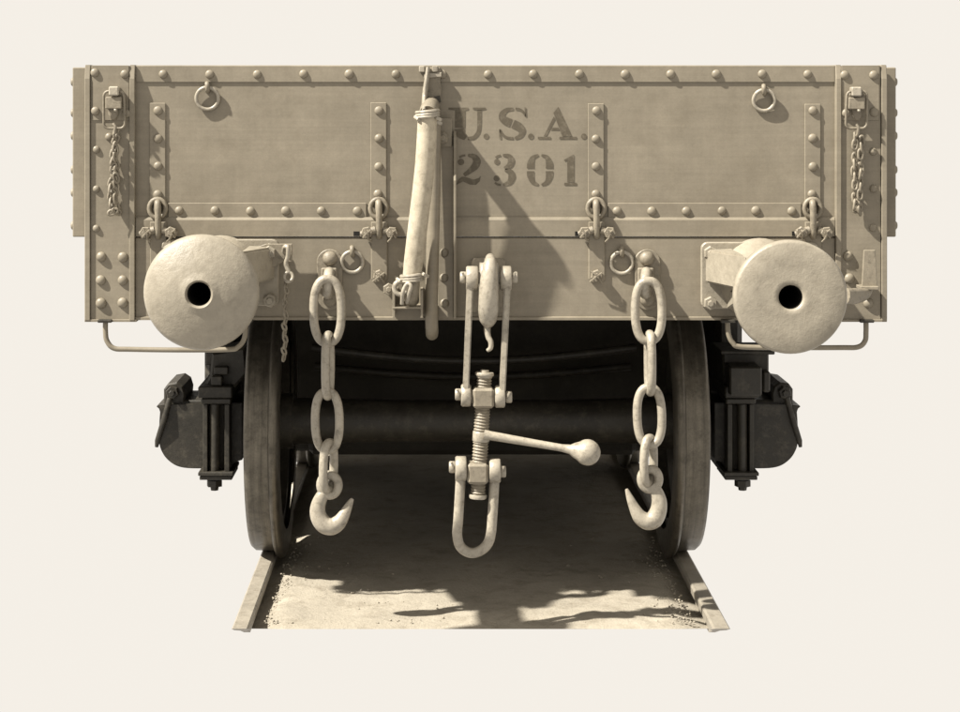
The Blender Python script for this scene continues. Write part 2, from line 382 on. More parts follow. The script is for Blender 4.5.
# hand bars under the corners
def bar(pts, lab):
    mm = MB(); mm.tube(pts, S(2.6), 10); o = mm.build('hand_bar', PAINT, WAG)
    for p in (pts[0], pts[-1]):
        f = MB(); f.box(p.x-S(7), p.x+S(7), p.y-.02, p.y+.02, p.z-.004, p.z+.006, .002); f.build('foot', DARK, o)
YH = -.012
bar(bez([P(105.5, 321, YH), P(105.5, 332, YH), P(107, 341, YH), P(114, 348.3, YH), P(130, 349.3, YH), P(180, 350, YH), P(228, 349.5, YH), P(238, 347, YH), P(244.5, 338, YH), P(246, 321, YH)], 6), '')
bar(bez([P(727.5, 321, YH), P(728.5, 334, YH), P(733, 343, YH), P(742, 346.8, YH), P(790, 347.6, YH), P(840, 347.6, YH), P(858, 347, YH), P(865, 341, YH), P(866, 332, YH), P(866, 321, YH)], 6), '')

# ------------------------------------------------------------------ buffers
def buffer(px, py, rpx, domed):
    YB = -.60; cx, cz = X(px, YB), Z(py, YB); R = S(rpx, YB); rh = S(13, YB)
    g = part('buffer', WAG, (cx, 0, cz))
    if domed:
        pr = [(.010, rh*.92), (.004, rh*.93), (-.002, rh*1.08), (-.0005, rh*1.25)]
        for k in range(1, 15):
            t = k/14; r = rh*1.3+(R*.955-rh*1.3)*t; pr.append((.052*(r/R)**2.1, r))
        pr += [(.058, R*.985), (.066, R), (.076, R*.995), (.084, R*.95), (.092, R*.55), (.10, .075)]
    else:
        pr = [(.012, rh*.92), (.006, rh*.93), (0, rh*1.12), (.001, rh*1.4), (.0, R*.6), (.0005, R*.945), (.004, R*.98), (.011, R), (.034, R), (.042, R*.96), (.055, R*.6), (.085, .08)]
    h = MB(); h.lathe(pr, (cx, YB, cz), (0, 1, 0), 72, caps=False); h.build('buffer_head', BUFF, g)
    b_ = MB(); b_.lathe([(.009, rh*.925), (.011, rh*.915), (.45, rh*.9), (.452, 0)], (cx, YB, cz), (0, 1, 0), 24, caps=False); b_.build('bore', HOLE_SHADE, g)  # bore wall coloured near-black to paint its inner shade
    s_ = MB(); s_.lathe([(.07, .06), (.30, .06), (.302, .095), (.33, .10), (.50, .104), (.585, .135)], (cx, YB, cz), (0, 1, 0), 40, caps=False); s_.build('housing', BUFF, g)
    p = MB(); bw, bh = .190, .108
    c = .022; pts = []
    for sx, sz, a0 in ((1, 1, 0), (-1, 1, math.pi/2), (-1, -1, math.pi), (1, -1, 1.5*math.pi)):
        for k in range(5):
            a = a0+math.pi/2*k/4; pts.append((cx+sx*(bw-c)+c*math.cos(a), cz+.014+sz*(bh-c)+c*math.sin(a)))
    p.prism(pts, -.026, -.004, .003); p.build('base_plate', BUFF, g)
    for sx in (-1, 1):           # wedge-shaped gussets from the housing to the plate corners
        w_ = MB(); V = [(.09, -.33), (.178, -.026), (.09, -.026)]
        top = [w_.bm.verts.new((cx+sx*a, y, cz+.098-(.0 if a > .1 else -.004))) for a, y in V]; bot = [w_.bm.verts.new((cx+sx*a, y, cz-.008)) for a, y in V]
        fs = [w_.bm.faces.new(top), w_.bm.faces.new(bot[::-1])]+[w_.bm.faces.new((top[i], bot[i], bot[(i+1) % 3], top[(i+1) % 3])) for i in range(3)]
        bmesh.ops.recalc_face_normals(w_.bm, faces=fs); bmesh.ops.bevel(w_.bm, geom=list(w_.bm.edges), offset=.006, segments=2, affect='EDGES'); w_.build('gusset', BUFF, g)
        r_ = MB(); r_.prism_x([(-.2, cz-.055), (-.026, cz-.092), (-.026, cz-.03), (-.2, cz-.03)], cx+sx*.10-.006, cx+sx*.10+.006, .002); r_.build('rib', BUFF, g)
        for sz in (.088, -.075):
            link('nut', NUTL, (cx+sx*.162, -.027, cz+sz), g, rot=(0, random.random(), 0))
    return g
BL = buffer(198.8, 294.3, 58.6, True); BR = buffer(791, 297.4, 57, False)
# clip on the left buffer's plate that carries the pin chain
c_ = MB(); YF = -.05
c_.prism([(X(a, YF), Z(b_, YF)) for a, b_ in ((252, 249), (266, 244), (292, 244), (292, 262), (288, 262), (288, 250), (283, 262), (264, 273), (258, 262))], YF, YF+.014, .0015); c_.build('clip_plate', TRIM, WAG)
nut(269, 252.5, -.05, WAG, NUTL, .3)
# lamp iron on the right post
lm = part('lamp_bracket', WAG, P(870, 290, -.06))
a_ = MB(); a_.prism([(X(a, -.06), Z(b_, -.06)) for a, b_ in ((863.5, 250), (875, 250), (877, 287), (861.5, 287))], -.066, -.056, .002); a_.build('upright', TRIM, lm)
boxpx(860.5, 879, 286.5, 290, -.085, -.003, .002).build('ledge', TRIM, lm)
a_ = MB(); pts = bez([P(846, 296, -.16), P(856, 296, -.12), P(866, 294, -.08), P(871, 289, -.06)], 5); a_.tube(pts, lerp_list([S(8), S(8), S(6), S(3)], 5), 10, flat=.6); a_.build('arm', TRIM, lm)

# ------------------------------------------------------------------ centre channel, brake pipe, hose bracket
cc = MB(); cc.box(X(438), X(453.4), -.012, YD, ZB+.006, Z(146), .0015); CC = cc.build('pipe_channel', PAINT, WAG)
f = MB(); f.prism_x([(-.008, Z(131)), (-.03, Z(137)), (-.034, Z(172)), (-.05, Z(180)), (-.05, ZB+.01), (YD, ZB+.01), (YD, Z(131))], X(453.5), X(456), .001); f.build('channel_flange', PAINT, CC)
for py in (252.5, 278, 303): rivet(444.3, py, -.012, CC)
tb = boxpx(437, 452, 118.5, 147, -.02, YD, .002).build('pipe_clip', PAINT, WAG); nut(442.5, 138, -.02, tb, NUT)
pp = MB(); pts = bez([P(434, 118, -.03), P(434.5, 140, -.042), P(434.2, 180, -.045), P(432.8, 240, -.05), P(431.8, 290, -.055), P(431.6, 320, -.052), P(432, 331, -.02), P(432, 334, .10)], 6)
pp.tube(pts, S(6.4), 16); pp.build('brake_pipe', PAINT, WAG)
hb = part('hose_bracket', WAG, P(408, 317, -.02))
boxpx(392.5, 395, 287, 318, -.11, -.004, .001).build('cheek', PAINT, hb); boxpx(420.5, 423, 290, 318, -.11, -.004, .001).build('cheek', PAINT, hb)
boxpx(392.5, 423, 307, 309, -.112, -.004, .001).build('shelf', PAINT, hb)
boxpx(395.2, 420.3, 309.2, 317.5, -.012, -.004, 0).build('back', PAINT, hb)
nut(389, 289, -.06, hb, NUT, .2)
bp_ = MB(); bp_.cyl(P(386, 289, -.055), P(398, 289, -.055), S(2.6), 8); bp_.build('pin', TRIM, hb)

# stencilled lettering
LET = []
def ribbon(mm, pts, ws, vert=False):
    """pts px, ws stroke width perpendicular (px)"""
    YL = YD-.0012; pts = [Vector((p[0], p[1], 0)) for p in pts]; n = len(pts); A = []; B = []
    for i in range(n):
        t = (pts[min(i+1, n-1)]-pts[max(i-1, 0)]).normalized(); nn = Vector((-t.y, t.x, 0)); wd = ws[i]/2
        a = pts[i]+nn*wd; b2 = pts[i]-nn*wd
        A.append(mm.bm.verts.new((X(a.x), YL, Z(a.y)))); B.append(mm.bm.verts.new((X(b2.x), YL, Z(b2.y))))
    fs = [mm.bm.faces.new((A[i], A[i+1], B[i+1], B[i])) for i in range(n-1)]
    for f_ in fs:
        if f_.normal.y > 0 or f_.calc_center_median() is None: f_.normal_flip()
    bmesh.ops.recalc_face_normals(mm.bm, faces=fs)
def cr(pts, ws, n=6):
    p = bez([(a, b_, 0) for a, b_ in pts], n); return [(q.x, q.y) for q in p], lerp_list(ws, n)
def poly(mm, pts):
    YL = YD-.0012; mm.bm.faces.new([mm.bm.verts.new((X(a), YL, Z(b_))) for a, b_ in pts])
def letter(build):
    mm = MB(); build(mm); o = mm.build('stencil_letter', INK, WAG, auto=False); return o
def L_U(mm):
    poly(mm, [(448.5, 107.8), (468.5, 107.8), (468.5, 109.8), (465.2, 110.6), (465.2, 128), (455, 128), (455, 110.6), (448.5, 109.8)])
    ribbon(mm, *cr([(460, 129), (461, 134), (466, 138)], [10, 9.2, 5]))
    ribbon(mm, *cr([(468, 138.6), (474, 137.6), (478.4, 132), (479.4, 124), (479.4, 110)], [3.4, 3.6, 3.8, 4, 4.2]))
    poly(mm, [(473, 107.8), (486, 107.8), (486, 109.6), (481.5, 110.4), (477.3, 110.4), (473, 109.6)])
def L_dot(x, y, r):
    def f_(mm): poly(mm, [(x+r*math.cos(a), y+r*math.sin(a)) for a in [2*math.pi*k/14 for k in range(14)]])
    return f_
def L_S(mm):
    ribbon(mm, *cr([(513.5, 109.2), (507, 110), (502.6, 114), (502.6, 118.5), (506.5, 121.5), (511, 123.3)], [2.6, 4, 6, 7, 8.2, 8.6]))
    ribbon(mm, *cr([(513, 124), (519, 127), (522.3, 131), (520.5, 136), (515, 138.6)], [8.6, 8.4, 7, 4.6, 2.8]))
    ribbon(mm, *cr([(515.5, 109), (520, 109.8), (523.5, 112.5), (525.5, 116.5)], [2.4, 2.6, 2.6, 1.4]))
    poly(mm, [(524.6, 107.6), (526.4, 107.6), (526.9, 117.4), (525.4, 117.4)])
    ribbon(mm, *cr([(513.5, 138.6), (507, 137.8), (502.5, 134.5), (500.5, 130)], [2.6, 2.6, 2.6, 1.4]))
    poly(mm, [(499, 129.4), (500.6, 129.4), (501.8, 139.6), (499.6, 139.6)])
def L_A(mm):
    poly(mm, [(553.5, 113), (558.5, 107.2), (572.3, 136.6), (562.5, 136.6)])
    poly(mm, [(554, 116.5), (555.2, 119.6), (546.4, 136.6), (543.6, 136.6)])
    poly(mm, [(538, 137), (551, 137), (551, 139.4), (538, 139.4)]); poly(mm, [(559.5, 137), (577, 137), (577, 139.4), (559.5, 139.4)])
    poly(mm, [(551.6, 128), (558.6, 128), (559.5, 130.4), (550.4, 130.4)])
def L_2(mm):
    poly(mm, [(461+3.3*math.cos(a), 162.2+3.3*math.sin(a)) for a in [2*math.pi*k/14 for k in range(14)]]); ribbon(mm, *cr([(459.4, 157.6), (462, 156.2), (465.4, 155.4)], [2.2, 2.2, 2]))
    ribbon(mm, *cr([(468, 155.4), (474, 156.8), (477, 161.5), (475, 166.5), (469.5, 171.5), (464, 175.4)], [2.4, 5.4, 8, 7.4, 5, 3.6]))
    poly(mm, [(458.6, 179.6), (456.2, 185.2), (463, 181.5), (470, 184.8), (476, 185), (479.8, 181.4), (481, 176), (478.6, 178.2), (473.5, 179.8), (467, 177.6), (462, 176.8)])
def L_3(mm):
    poly(mm, [(497+2.9*math.cos(a), 162+2.9*math.sin(a)) for a in [2*math.pi*k/14 for k in range(14)]]); ribbon(mm, *cr([(495.6, 157.8), (498, 156.3), (500.8, 155.5)], [2, 2.1, 1.9]))
    ribbon(mm, *cr([(503, 155.3), (509, 156.6), (511.4, 161), (509.6, 165.6), (504.5, 168.6)], [2.2, 4.8, 7, 6, 2.6]))
    ribbon(mm, *cr([(505, 170), (510.4, 172.4), (512, 177.2), (509.4, 182.6), (503.4, 185)], [2.6, 6, 7.4, 5.4, 2.2]))
    poly(mm, [(496.6+3.0*math.cos(a), 178.6+3.0*math.sin(a)) for a in [2*math.pi*k/14 for k in range(14)]]); ribbon(mm, *cr([(495, 182.8), (497.6, 184.5), (501, 185.2)], [2, 2.1, 1.9]))
def L_0(mm):
    ribbon(mm, *cr([(538.6, 155.3), (533.2, 157.8), (530.9, 163.5), (530.7, 168.6)], [2, 4.6, 7, 7.6])); ribbon(mm, *cr([(541.6, 155.3), (547, 157.8), (549.4, 163.5), (549.6, 168.6)], [2, 4.6, 7, 7.6]))
    ribbon(mm, *cr([(530.7, 171.4), (530.9, 176.5), (533.2, 182.4), (538.6, 185.2)], [7.6, 7, 4.6, 2])); ribbon(mm, *cr([(549.6, 171.4), (549.4, 176.5), (547, 182.4), (541.6, 185.2)], [7.6, 7, 4.6, 2]))
def L_1(mm):
    poly(mm, [(574.3, 155), (574.3, 182.6), (567.4, 182.6), (567.4, 160.6), (564.6, 161.6), (564.2, 160), (571, 156.2), (573, 155)])
    poly(mm, [(564.4, 183), (577, 183), (577, 185.6), (564.4, 185.6)])
for f_ in (L_U, L_dot(486.3, 136.5, 2.8), L_S, L_dot(531, 136.6, 2.9), L_A, L_dot(584, 136.6, 2.9), L_2, L_3, L_0, L_1): letter(f_)

# ------------------------------------------------------------------ running gear
YA, RW = .78, .46                         # axle position behind the end, wheel radius
def wheelset(y, near):
    for s_ in (-1, 1):
        g = part('wheel', WAG, (TX+s_*.75, y, RW))
        t = MB(); pr = [(-.80, RW-.075), (-.80, RW-.012), (-.786, RW), (-.735, RW+.002), (-.716, RW+.006), (-.711, RW+.022), (-.700, RW+.028), (-.688, RW+.024), (-.68, RW+.008), (-.68, RW-.075)]
        t.lathe([(s_*-a, r) for a, r in pr], (TX, y, RW), (1, 0, 0), 96, caps=False); t.build('tyre', TYRE, g)
        if near:
            h = MB(); h.lathe([(s_*.66, .0), (s_*.66, .10), (s_*.80, .10), (s_*.80, 0)], (TX, y, RW), (1, 0, 0), 24); h.build('hub', DARK, g)
            d_ = MB(); d_.lathe([(s_*.745, .10), (s_*.72, .2), (s_*.735, RW-.10), (s_*.765, RW-.10), (s_*.75, .2), (s_*.775, .10)], (TX, y, RW), (1, 0, 0), 48, caps=False); d_.build('web', DARK, g)
            rm = MB(); rm.lathe([(s_*.70, RW-.07), (s_*.70, RW-.11), (s_*.78, RW-.11), (s_*.78, RW-.07)], (TX, y, RW), (1, 0, 0), 64, caps=False); rm.build('rim', DARK, g)
        else:
            h = MB(); h.lathe([(s_*.72, 0), (s_*.72, RW-.06), (s_*.76, RW-.06), (s_*.76, 0)], (TX, y, RW), (1, 0, 0), 48); h.build('disc', BLACK, g)
    a = MB(); a.lathe([(-1.0, .055), (-.83, .055), (-.82, .075), (-.66, .085), (-.3, .076), (.3, .076), (.66, .085), (.82, .075), (.83, .055), (1.0, .055)], (TX, y, RW), (1, 0, 0), 24); a.build('axle', DARK, WAG)
for y, n in ((YA, True), (YA+1.75, False), (5.6, False), (7.3, False)): wheelset(y, n)
# truck bolster, transom, side frames, added light-blocking beam, sills
m = MB(); m.box(-1.0, .96, YA+.62, YA+1.1, .24, .83, .01); m.build('bolster', BLACK, WAG)  # made full width and deep to block light from behind
m = MB(); m.box(-.66, .62, YA+.47, YA+.55, .25, .36, .02); m.build('light_block_beam', BLACK, WAG)  # beam added to keep light from behind off the ground
for z_, sag, yy in ((.70, .05, 1.0), (.60, .04, 1.22)):
    m = MB(); m.tube([(-.63+1.22*k/16, yy, z_-sag*math.sin(math.pi*k/16)) for k in range(17)], .016, 10); m.build('brake_rod', DARK, WAG)
for x in (-.33, .30):
    m = MB(); m.box(x-.06, x+.06, 1.9, 7.8, ZB-.10, ZB+.028, .004); m.build('centre_sill', BLACK, WAG)
YX = .63
def axlebox(mir):
    xx = (lambda a: a) if not mir else (lambda a: 957.0-a)
    def bx(a, b_, c, d, yf, yb, bev=.004):
        a, b_ = sorted((xx(a), xx(b_))); mm = MB(); mm.box(X(a, yf), X(b_, yf), yf, yb, Z(d, yf), Z(c, yf), bev); return mm
    g = part('axle_box', WAG, P(xx(200), 468, YX))
    mm = MB(); pl = [(242, 403), (163, 405), (160, 412), (159, 440), (162, 452), (169, 461), (180, 467), (198, 468.5), (226, 467), (236, 462), (242, 460)]
    pl = [(q.x, q.y) for q in bez([(a, b_, 0) for a, b_ in pl], 4)]
    mm.prism([(X(xx(a), YX), Z(b_, YX)) for a, b_ in pl], YX, YX+.30); bmesh.ops.bevel(mm.bm, geom=[e for e in mm.bm.edges if all(abs(v.co.y-YX) < 1e-5 for v in e.verts)], offset=.022, segments=4, affect='EDGES', clamp_overlap=True)
    for f_ in mm.bm.faces: f_.smooth = True
    mm.build('housing', DARK, g)
    t = MB(); pl = [(163, 404), (163, 390), (167, 384.5), (176, 383), (182, 387), (184.5, 395), (184, 401), (203, 401), (203, 406), (163, 406)]
    t.prism([(X(xx(a), YX), Z(b_, YX)) for a, b_ in pl], YX+.02, YX+.26, .006); t.build('lid_hinge', DARK, g)
    t = MB(); t.tube([P(xx(170), 398, YX+.0), P(xx(164), 420, YX-.01), P(xx(157.5), 441, YX), P(xx(156.5), 447, YX)], [.010, .011, .010, .006], 8); t.build('lid', DARK, g)
    k = link('nut', NUTD, P(xx(173), 392, YX+.02), g)
    bx(198, 232, 386.5, 398, YX-.10, YX+.25).build('arch_bar', DARK, g); bx(201, 231, 398.4, 404, YX-.09, YX+.25).build('arch_bar', DARK, g)
    bx(203, 207.5, 404.3, 472, YX-.08, YX+.1, .002).build('column_rib', DARK, g); bx(224.5, 229.5, 404.3, 472, YX-.08, YX+.1, .002).build('column_rib', DARK, g)
    bx(207.6, 224.4, 404.3, 472, YX-.03, YX+.1, .002).build('column_web', BLACK, g)
    c = MB(); c.cyl(P(xx(215), 404, YX-.06), P(xx(214.5), 473, YX-.06), S(5, YX), 12); c.build('column_bolt', DARK, g)
    bx(198, 233, 472.4, 476, YX-.10, YX+.12, .002).build('tie_bar', DARK, g); bx(199.5, 232, 476.3, 480, YX-.09, YX+.12, .002).build('tie_bar', DARK, g)
    c = MB(); c.lathe([(0, S(8, YX)), (S(6, YX), S(8, YX)), (S(6.2, YX), S(4.5, YX)), (S(10, YX), S(4, YX))], P(xx(214.5), 480, YX-.04), (0, 0, -1), 6, smooth=False); c.build('bolt_nut', DARK, g)
    # hanger up to the frame
    if not mir:
        mm = MB(); pl = [(213, 352), (246, 346), (248, 372), (236, 386), (204, 386), (211, 374)]
        mm.prism([(X(a, YX), Z(b_, YX)) for a, b_ in pl], YX-.04, YX+.2, .008); mm.build('hanger', DARK, g)
        bx(206, 216, 352, 365, YX-.02, YX+.1, .003).build('lug', DARK, g); bx(211, 222, 376, 386, YX-.09, YX-.045, .004).build('bolt_head', DARK, g); bx(214, 228, 367, 375, YX-.07, YX-.041, .003).build('clip', DARK, g)
    else:
        mm = MB(); mm.box(X(722, YX), X(768, YX), YX-.02, YX+.22, Z(386, YX), Z(351, YX), .006); mm.build('hanger', DARK, g)
        mm = MB(); mm.box(X(730, YX-.15), X(762, YX-.15), YX-.15, YX-.02, Z(396, YX-.15), Z(367, YX-.15), .005); mm.build('wear_block', DARK, g)
        mm = MB(); mm.box(X(720, YX-.03), X(774, YX-.03), YX-.05, YX+.2, Z(354, YX-.03), Z(350, YX-.03), .003); mm.build('top_plate', DARK, g)
        mm = MB(); mm.box(X(762.5, YX-.05), X(770, YX-.05), YX-.06, YX+.1, Z(392, YX-.05), Z(371, YX-.05), .006); mm.build('lug', DARK, g)
axlebox(False); axlebox(True)
for s_, x in ((-1, -.99), (1, .95)):
    m = MB(); m.box(x-.05, x+.05, YA+.28, YA+1.5, .22, .82, .02); m.build('blocking_side_frame', DARK, WAG)  # frames deepened to solid blocks that keep side light out underneath

# ================================================================== THINGS HANGING ON THE WAGON
YC = -.10
def safety_chain(x, tilt, mir, label, rows, hookpts):
    t = thing('safety_chain', label, 'chain', P(x, 268, -.02), 'safety chains with hooks')
    # anchor: plate with a domed rivet above and below and a shackle
    pl = MB(); yp = -.016; cx_, zt, zb = X(x+2), Z(262), Z(298); R = S(13)
    out = [(cx_+R*math.cos(math.pi*k/12), zt+R*math.sin(math.pi*k/12)) for k in range(13)]+[(cx_+R*.9*math.cos(math.pi+math.pi*k/12), zb+R*.9*math.sin(math.pi+math.pi*k/12)) for k in range(13)]
    pl.prism(out, yp, -.0036, .002); A = pl.build('anchor_plate', TRIM, t)
    for py in (258.5, 299): 
        me = rivet_mesh('rivet', S(7.6), S(6.5), TRIM); link('rivet', me, P(x+2, py, yp), t)
    bk = boxpx(x-7, x+9, 268, 284, -.035, yp, .004).build('saddle', TRIM, t)
    e = MB(); e.tube(bez([P(x+1.5, 272, -.02), P(x+1, 274, -.065), P(x, 283, -.092), P(x-.5, 292, -.085), P(x+.5, 294, -.06), P(x+1, 290, -.02)], 5), S(5.4, YC), 12); e.build('staple', LIGHT, t)
    for k, (px, py, w_, h_, rot) in enumerate(rows):
        lm_ = link_mesh(S(w_, YC), S(h_, YC), S(4.4, YC), LIGHT, 12, 9)
        link('link', lm_, P(px, py, YC), t, rot=(random.uniform(-.03, .03), random.uniform(-.03, .03), rot))
    h = MB(); pts = bez([P(a, b_, YC) for a, b_, r in hookpts], 5); h.tube(pts, lerp_list([S(r, YC) for a, b_, r in hookpts], 5), 14, flat=.85)
    ex, ey = hookpts[1][0]+(7.5 if not mir else -5.5), hookpts[1][1]-11
    c = P(ex, ey, YC); h.tube([Vector((c.x+S(8.6)*math.cos(a), c.y, c.z+S(10)*math.sin(a))) for a in [2*math.pi*k/24 for k in range(24)]], S(4.6), 12, closed=True)
    h.build('hook', LIGHT, t)
safety_chain(328, 0, False, 'heavy safety chain with open hook hanging nearer the left buffer',
    [(327.5, 311, 36.5, 73, .05), (328, 365.5, 34, 70, 1.42), (327.3, 421, 33, 68, .0), (328.6, 466, 30, 56, 1.1)],
    [(326.5, 490.5, 5), (322, 496, 6.5), (318, 506, 7.6), (318.5, 516, 8.4), (324, 524, 9.2), (332, 526, 9), (339, 522, 7.8), (344.5, 514, 5.8), (349, 505, 3.8), (352.5, 498.5, 1.6)])
safety_chain(645, 0, True, 'heavy safety chain with open hook hanging nearer the right buffer',
    [(648.5, 311, 35.5, 69, -.05), (650, 363, 34, 67, 1.62), (649.5, 416, 33.5, 66, .0), (648.8, 460.5, 30, 54, 1.0)],
    [(651.5, 484.5, 5), (655.5, 490, 6.5), (659, 500, 7.6), (658.5, 510, 8.4), (654, 519, 9.2), (647, 521, 8.8), (640, 517, 7.6), (634.5, 508, 5.6), (630, 498, 3.8), (626.5, 489, 1.5)])

# screw coupling
YS = -.20
t = thing('screw_coupling', 'long screw coupling with weighted lever hanging from the centre drawhook', 'coupling', P(488, 278, YS))
def pyd(px, py, Y=YS): return P(px, py, Y)
dh = part('drawhook', WAG, P(488, 290, -.1))
bpl = MB(); bpl.prism([(X(a, -.03), Z(b_, -.03)) for a, b_ in ((471, 262), (474, 258.5), (502, 258.5), (505, 262), (505, 312), (471, 312))], -.03, -.0045, .003); bpl.build('guide_plate', TRIM, dh)
hk = MB(); prof = [(-.03, Z(270, -.08)), (-.11, Z(266, -.12)), (-.19, Z(257, -.19)), (-.225, Z(262, -.23)), (-.245, Z(280, -.25)), (-.245, Z(298, -.25)), (-.23, Z(314, -.24)), (-.195, Z(322, -.20)), (-.15, Z(322, -.16)), (-.10, Z(310, -.12)), (-.03, Z(300, -.08))]
hk.prism_x(prof, X(479.6, -.2), X(498.2, -.2)); bmesh.ops.bevel(hk.bm, geom=list(hk.bm.edges), offset=.016, segments=3, affect='EDGES', clamp_overlap=True)
for f_ in hk.bm.faces: f_.smooth = True
hk.build('hook_body', LIGHT, dh)
ridge = MB(); ridge.tube(bez([P(490, 257.5, -.185), P(490.4, 260, -.215), P(490, 268, -.236), P(489.3, 280, -.243), P(488.7, 296, -.243), P(488.3, 310, -.232), P(488.2, 319, -.216), P(488.2, 324, -.20)], 5), lerp_list([S(4), S(5.4), S(7.2), S(8.8), S(9.6), S(9.8), S(8.6), S(5)], 5), 20); ridge.build('hook_nose', LIGHT, dh)
lk = MB(); lk.tube(bez([P(487.2, 320, -.20), P(487.2, 330, -.20), P(488.4, 337, -.205), P(490.8, 342, -.21), P(490.6, 348, -.21), P(487.4, 350.5, -.205)], 5), lerp_list([S(3.6), S(3.4), S(2.9), S(2.6), S(2.4), S(1.8)], 5), 12); lk.build('hook_tail', LIGHT, dh)
def lug(xa, xb, yc, r, Y=YS, nm='lug'):
    mm = MB(); a = P(xa, yc, Y); b_ = P(xb, yc, Y); mm.cyl(a, b_, S(r, Y), 24, .004); return mm.build(nm, LIGHT, t)
def pin_end(px, yc, s_, Y=YS):
    mm = MB(); mm.cyl(P(px-3*s_, yc, Y), P(px+3.5*s_, yc, Y), S(6, Y), 14, .003); mm.cyl(P(px-s_*1, yc, Y-.022), P(px+s_*1.2, yc-5, Y-.026), S(1.2), 6); mm.build('pin_end', LIGHT, t)
lug(466, 478.2, 278.3, 12.3); lug(499.8, 511.5, 278.3, 12.3); pin_end(463.5, 277.5, -1); pin_end(514, 277.5, 1)
pn = MB(); pn.cyl(P(478, 278, YS), P(500, 278, YS), S(6, YS), 12); pn.build('top_pin', LIGHT, t)
def sidebar(a, b_, w_):
    mm = MB(); pa, pb = P(*a, YS), P(*b_, YS); hw = S(w_, YS)/2
    V = []
    for p, dy, k in ((pa, .026, 1.05), (pb, .026, 1.0)):
        V.append([mm.bm.verts.new((p.x+sx*hw*k, p.y+sy*dy, p.z)) for sx, sy in ((-1, -1), (1, -1), (1, 1), (-1, 1))])
    fs = [mm.bm.faces.new(V[0]), mm.bm.faces.new(V[1][::-1])]+[mm.bm.faces.new((V[0][i], V[0][(i+1) % 4], V[1][(i+1) % 4], V[1][i])) for i in range(4)]
    bmesh.ops.recalc_face_normals(mm.bm, faces=fs); bmesh.ops.bevel(mm.bm, geom=list(mm.bm.edges), offset=.004, segments=2, affect='EDGES'); mm.build('side_bar', LIGHT, t)
sidebar((470, 284), (465.8, 391), 6.2); sidebar((507.3, 284), (502.2, 391), 6.2)
lug(461, 471, 395.3, 11.2); lug(494.8, 505, 396.5, 11.2); pin_end(458.5, 394.5, -1); pin_end(508.5, 397, 1)
def block(x0, x1, y0, y1, nm='trunnion_nut'):
    mm = MB(); mm.box(X(x0, YS), X(x1, YS), YS-.034, YS+.034, Z(y1, YS), Z(y0, YS), .008); mm.build(nm, TRIM, t)
block(472.6, 494, 387, 407); block(467.2, 488.2, 462, 482.4)
for xa, xb, yc in ((470, 474, 396), (492, 496, 397), (464, 469, 471), (486, 491, 471)):
    mm = MB(); mm.cyl(P(xa, yc, YS), P(xb, yc, YS), S(7, YS), 12); mm.build('trunnion', TRIM, t)
# threaded spindle, slightly leaning
def ax(py): return P(484.5-(py-375)*.055, py, YS)
def thread(y0, y1, r, pitch=3.0):
    a, b_ = ax(y0), ax(y1); n = max(2, int((y1-y0)/pitch)); pr = []; L = (b_-a).length
    for k in range(n):
        d = L*k/n; pr += [(d, S(r-.9)), (d+L/n*.5, S(r+.4))]
    pr.append((L, S(r-.9))); mm = MB(); mm.lathe(pr, a, b_-a, 18, smooth=False); mm.build('screw_thread', TRIM, t)
thread(376, 388, 7.2); thread(406, 431, 7.4, 2.8); thread(441, 463, 7.4, 2.8); thread(481, 497, 7.2, 2.8)
mm = MB(); mm.lathe([(0, 0), (.0, S(4)), (S(2), S(4.4)), (S(2.2), S(8.6)), (S(3.4), S(9.2)), (S(5), S(9.2)), (S(6), S(7.8)), (S(7), S(7.6))], ax(370), ax(380)-ax(370), 20); mm.build('end_collar', LIGHT, t)
mm = MB(); mm.lathe([(0, S(7.8)), (S(1), S(8.4)), (S(9), S(8.4)), (S(10), S(7.8))], ax(431), ax(441)-ax(431), 20); mm.build('lever_collar', LIGHT, t)
mm = MB(); mm.lathe([(0, S(8.2)), (S(2), S(8.8)), (S(4), S(8.2)), (S(4.4), S(4)), (S(4.4), 0)], ax(494), ax(500)-ax(494), 20); mm.build('end_collar', LIGHT, t)
a, b_ = P(484, 434.5, YS-.02), P(587.5, 452.3, YS-.05); dr = b_-a; L = dr.length; rb = S(13, YS)
mm = MB(); pr = [(0, S(5)), (S(6), S(4.4)), (L*.5, S(3.7)), (L-rb*2.0, S(3.6)), (L-rb*1.35, S(4.6)), (L-rb*1.05, S(7))]
for k in range(1, 13):
    an = math.pi*(.18+.82*k/12); pr.append((L-rb*math.cos(an), rb*math.sin(an) if k < 12 else 0))
mm.lathe(pr, a, dr, 28); mm.build('weighted_lever', LIGHT, t)
# shackle
lug(455.2, 466.6, 468.5, 12.4); lug(489.2, 500.6, 470.5, 12.4); pin_end(452.5, 467, -1); pin_end(502.5, 471.5, 1)
mm = MB(); pts = bez([P(461, 470, YS), P(460, 490, YS), P(458.2, 520, YS), P(457.3, 535, YS), P(460.5, 546.5, YS), P(470, 552.6, YS), P(479.5, 551, YS), P(487.5, 544, YS), P(491, 533, YS), P(492.5, 515, YS), P(494, 490, YS), P(494.8, 472, YS)], 6)
mm.tube(pts, S(5.1, YS), 14); mm.build('shackle', LIGHT, t)

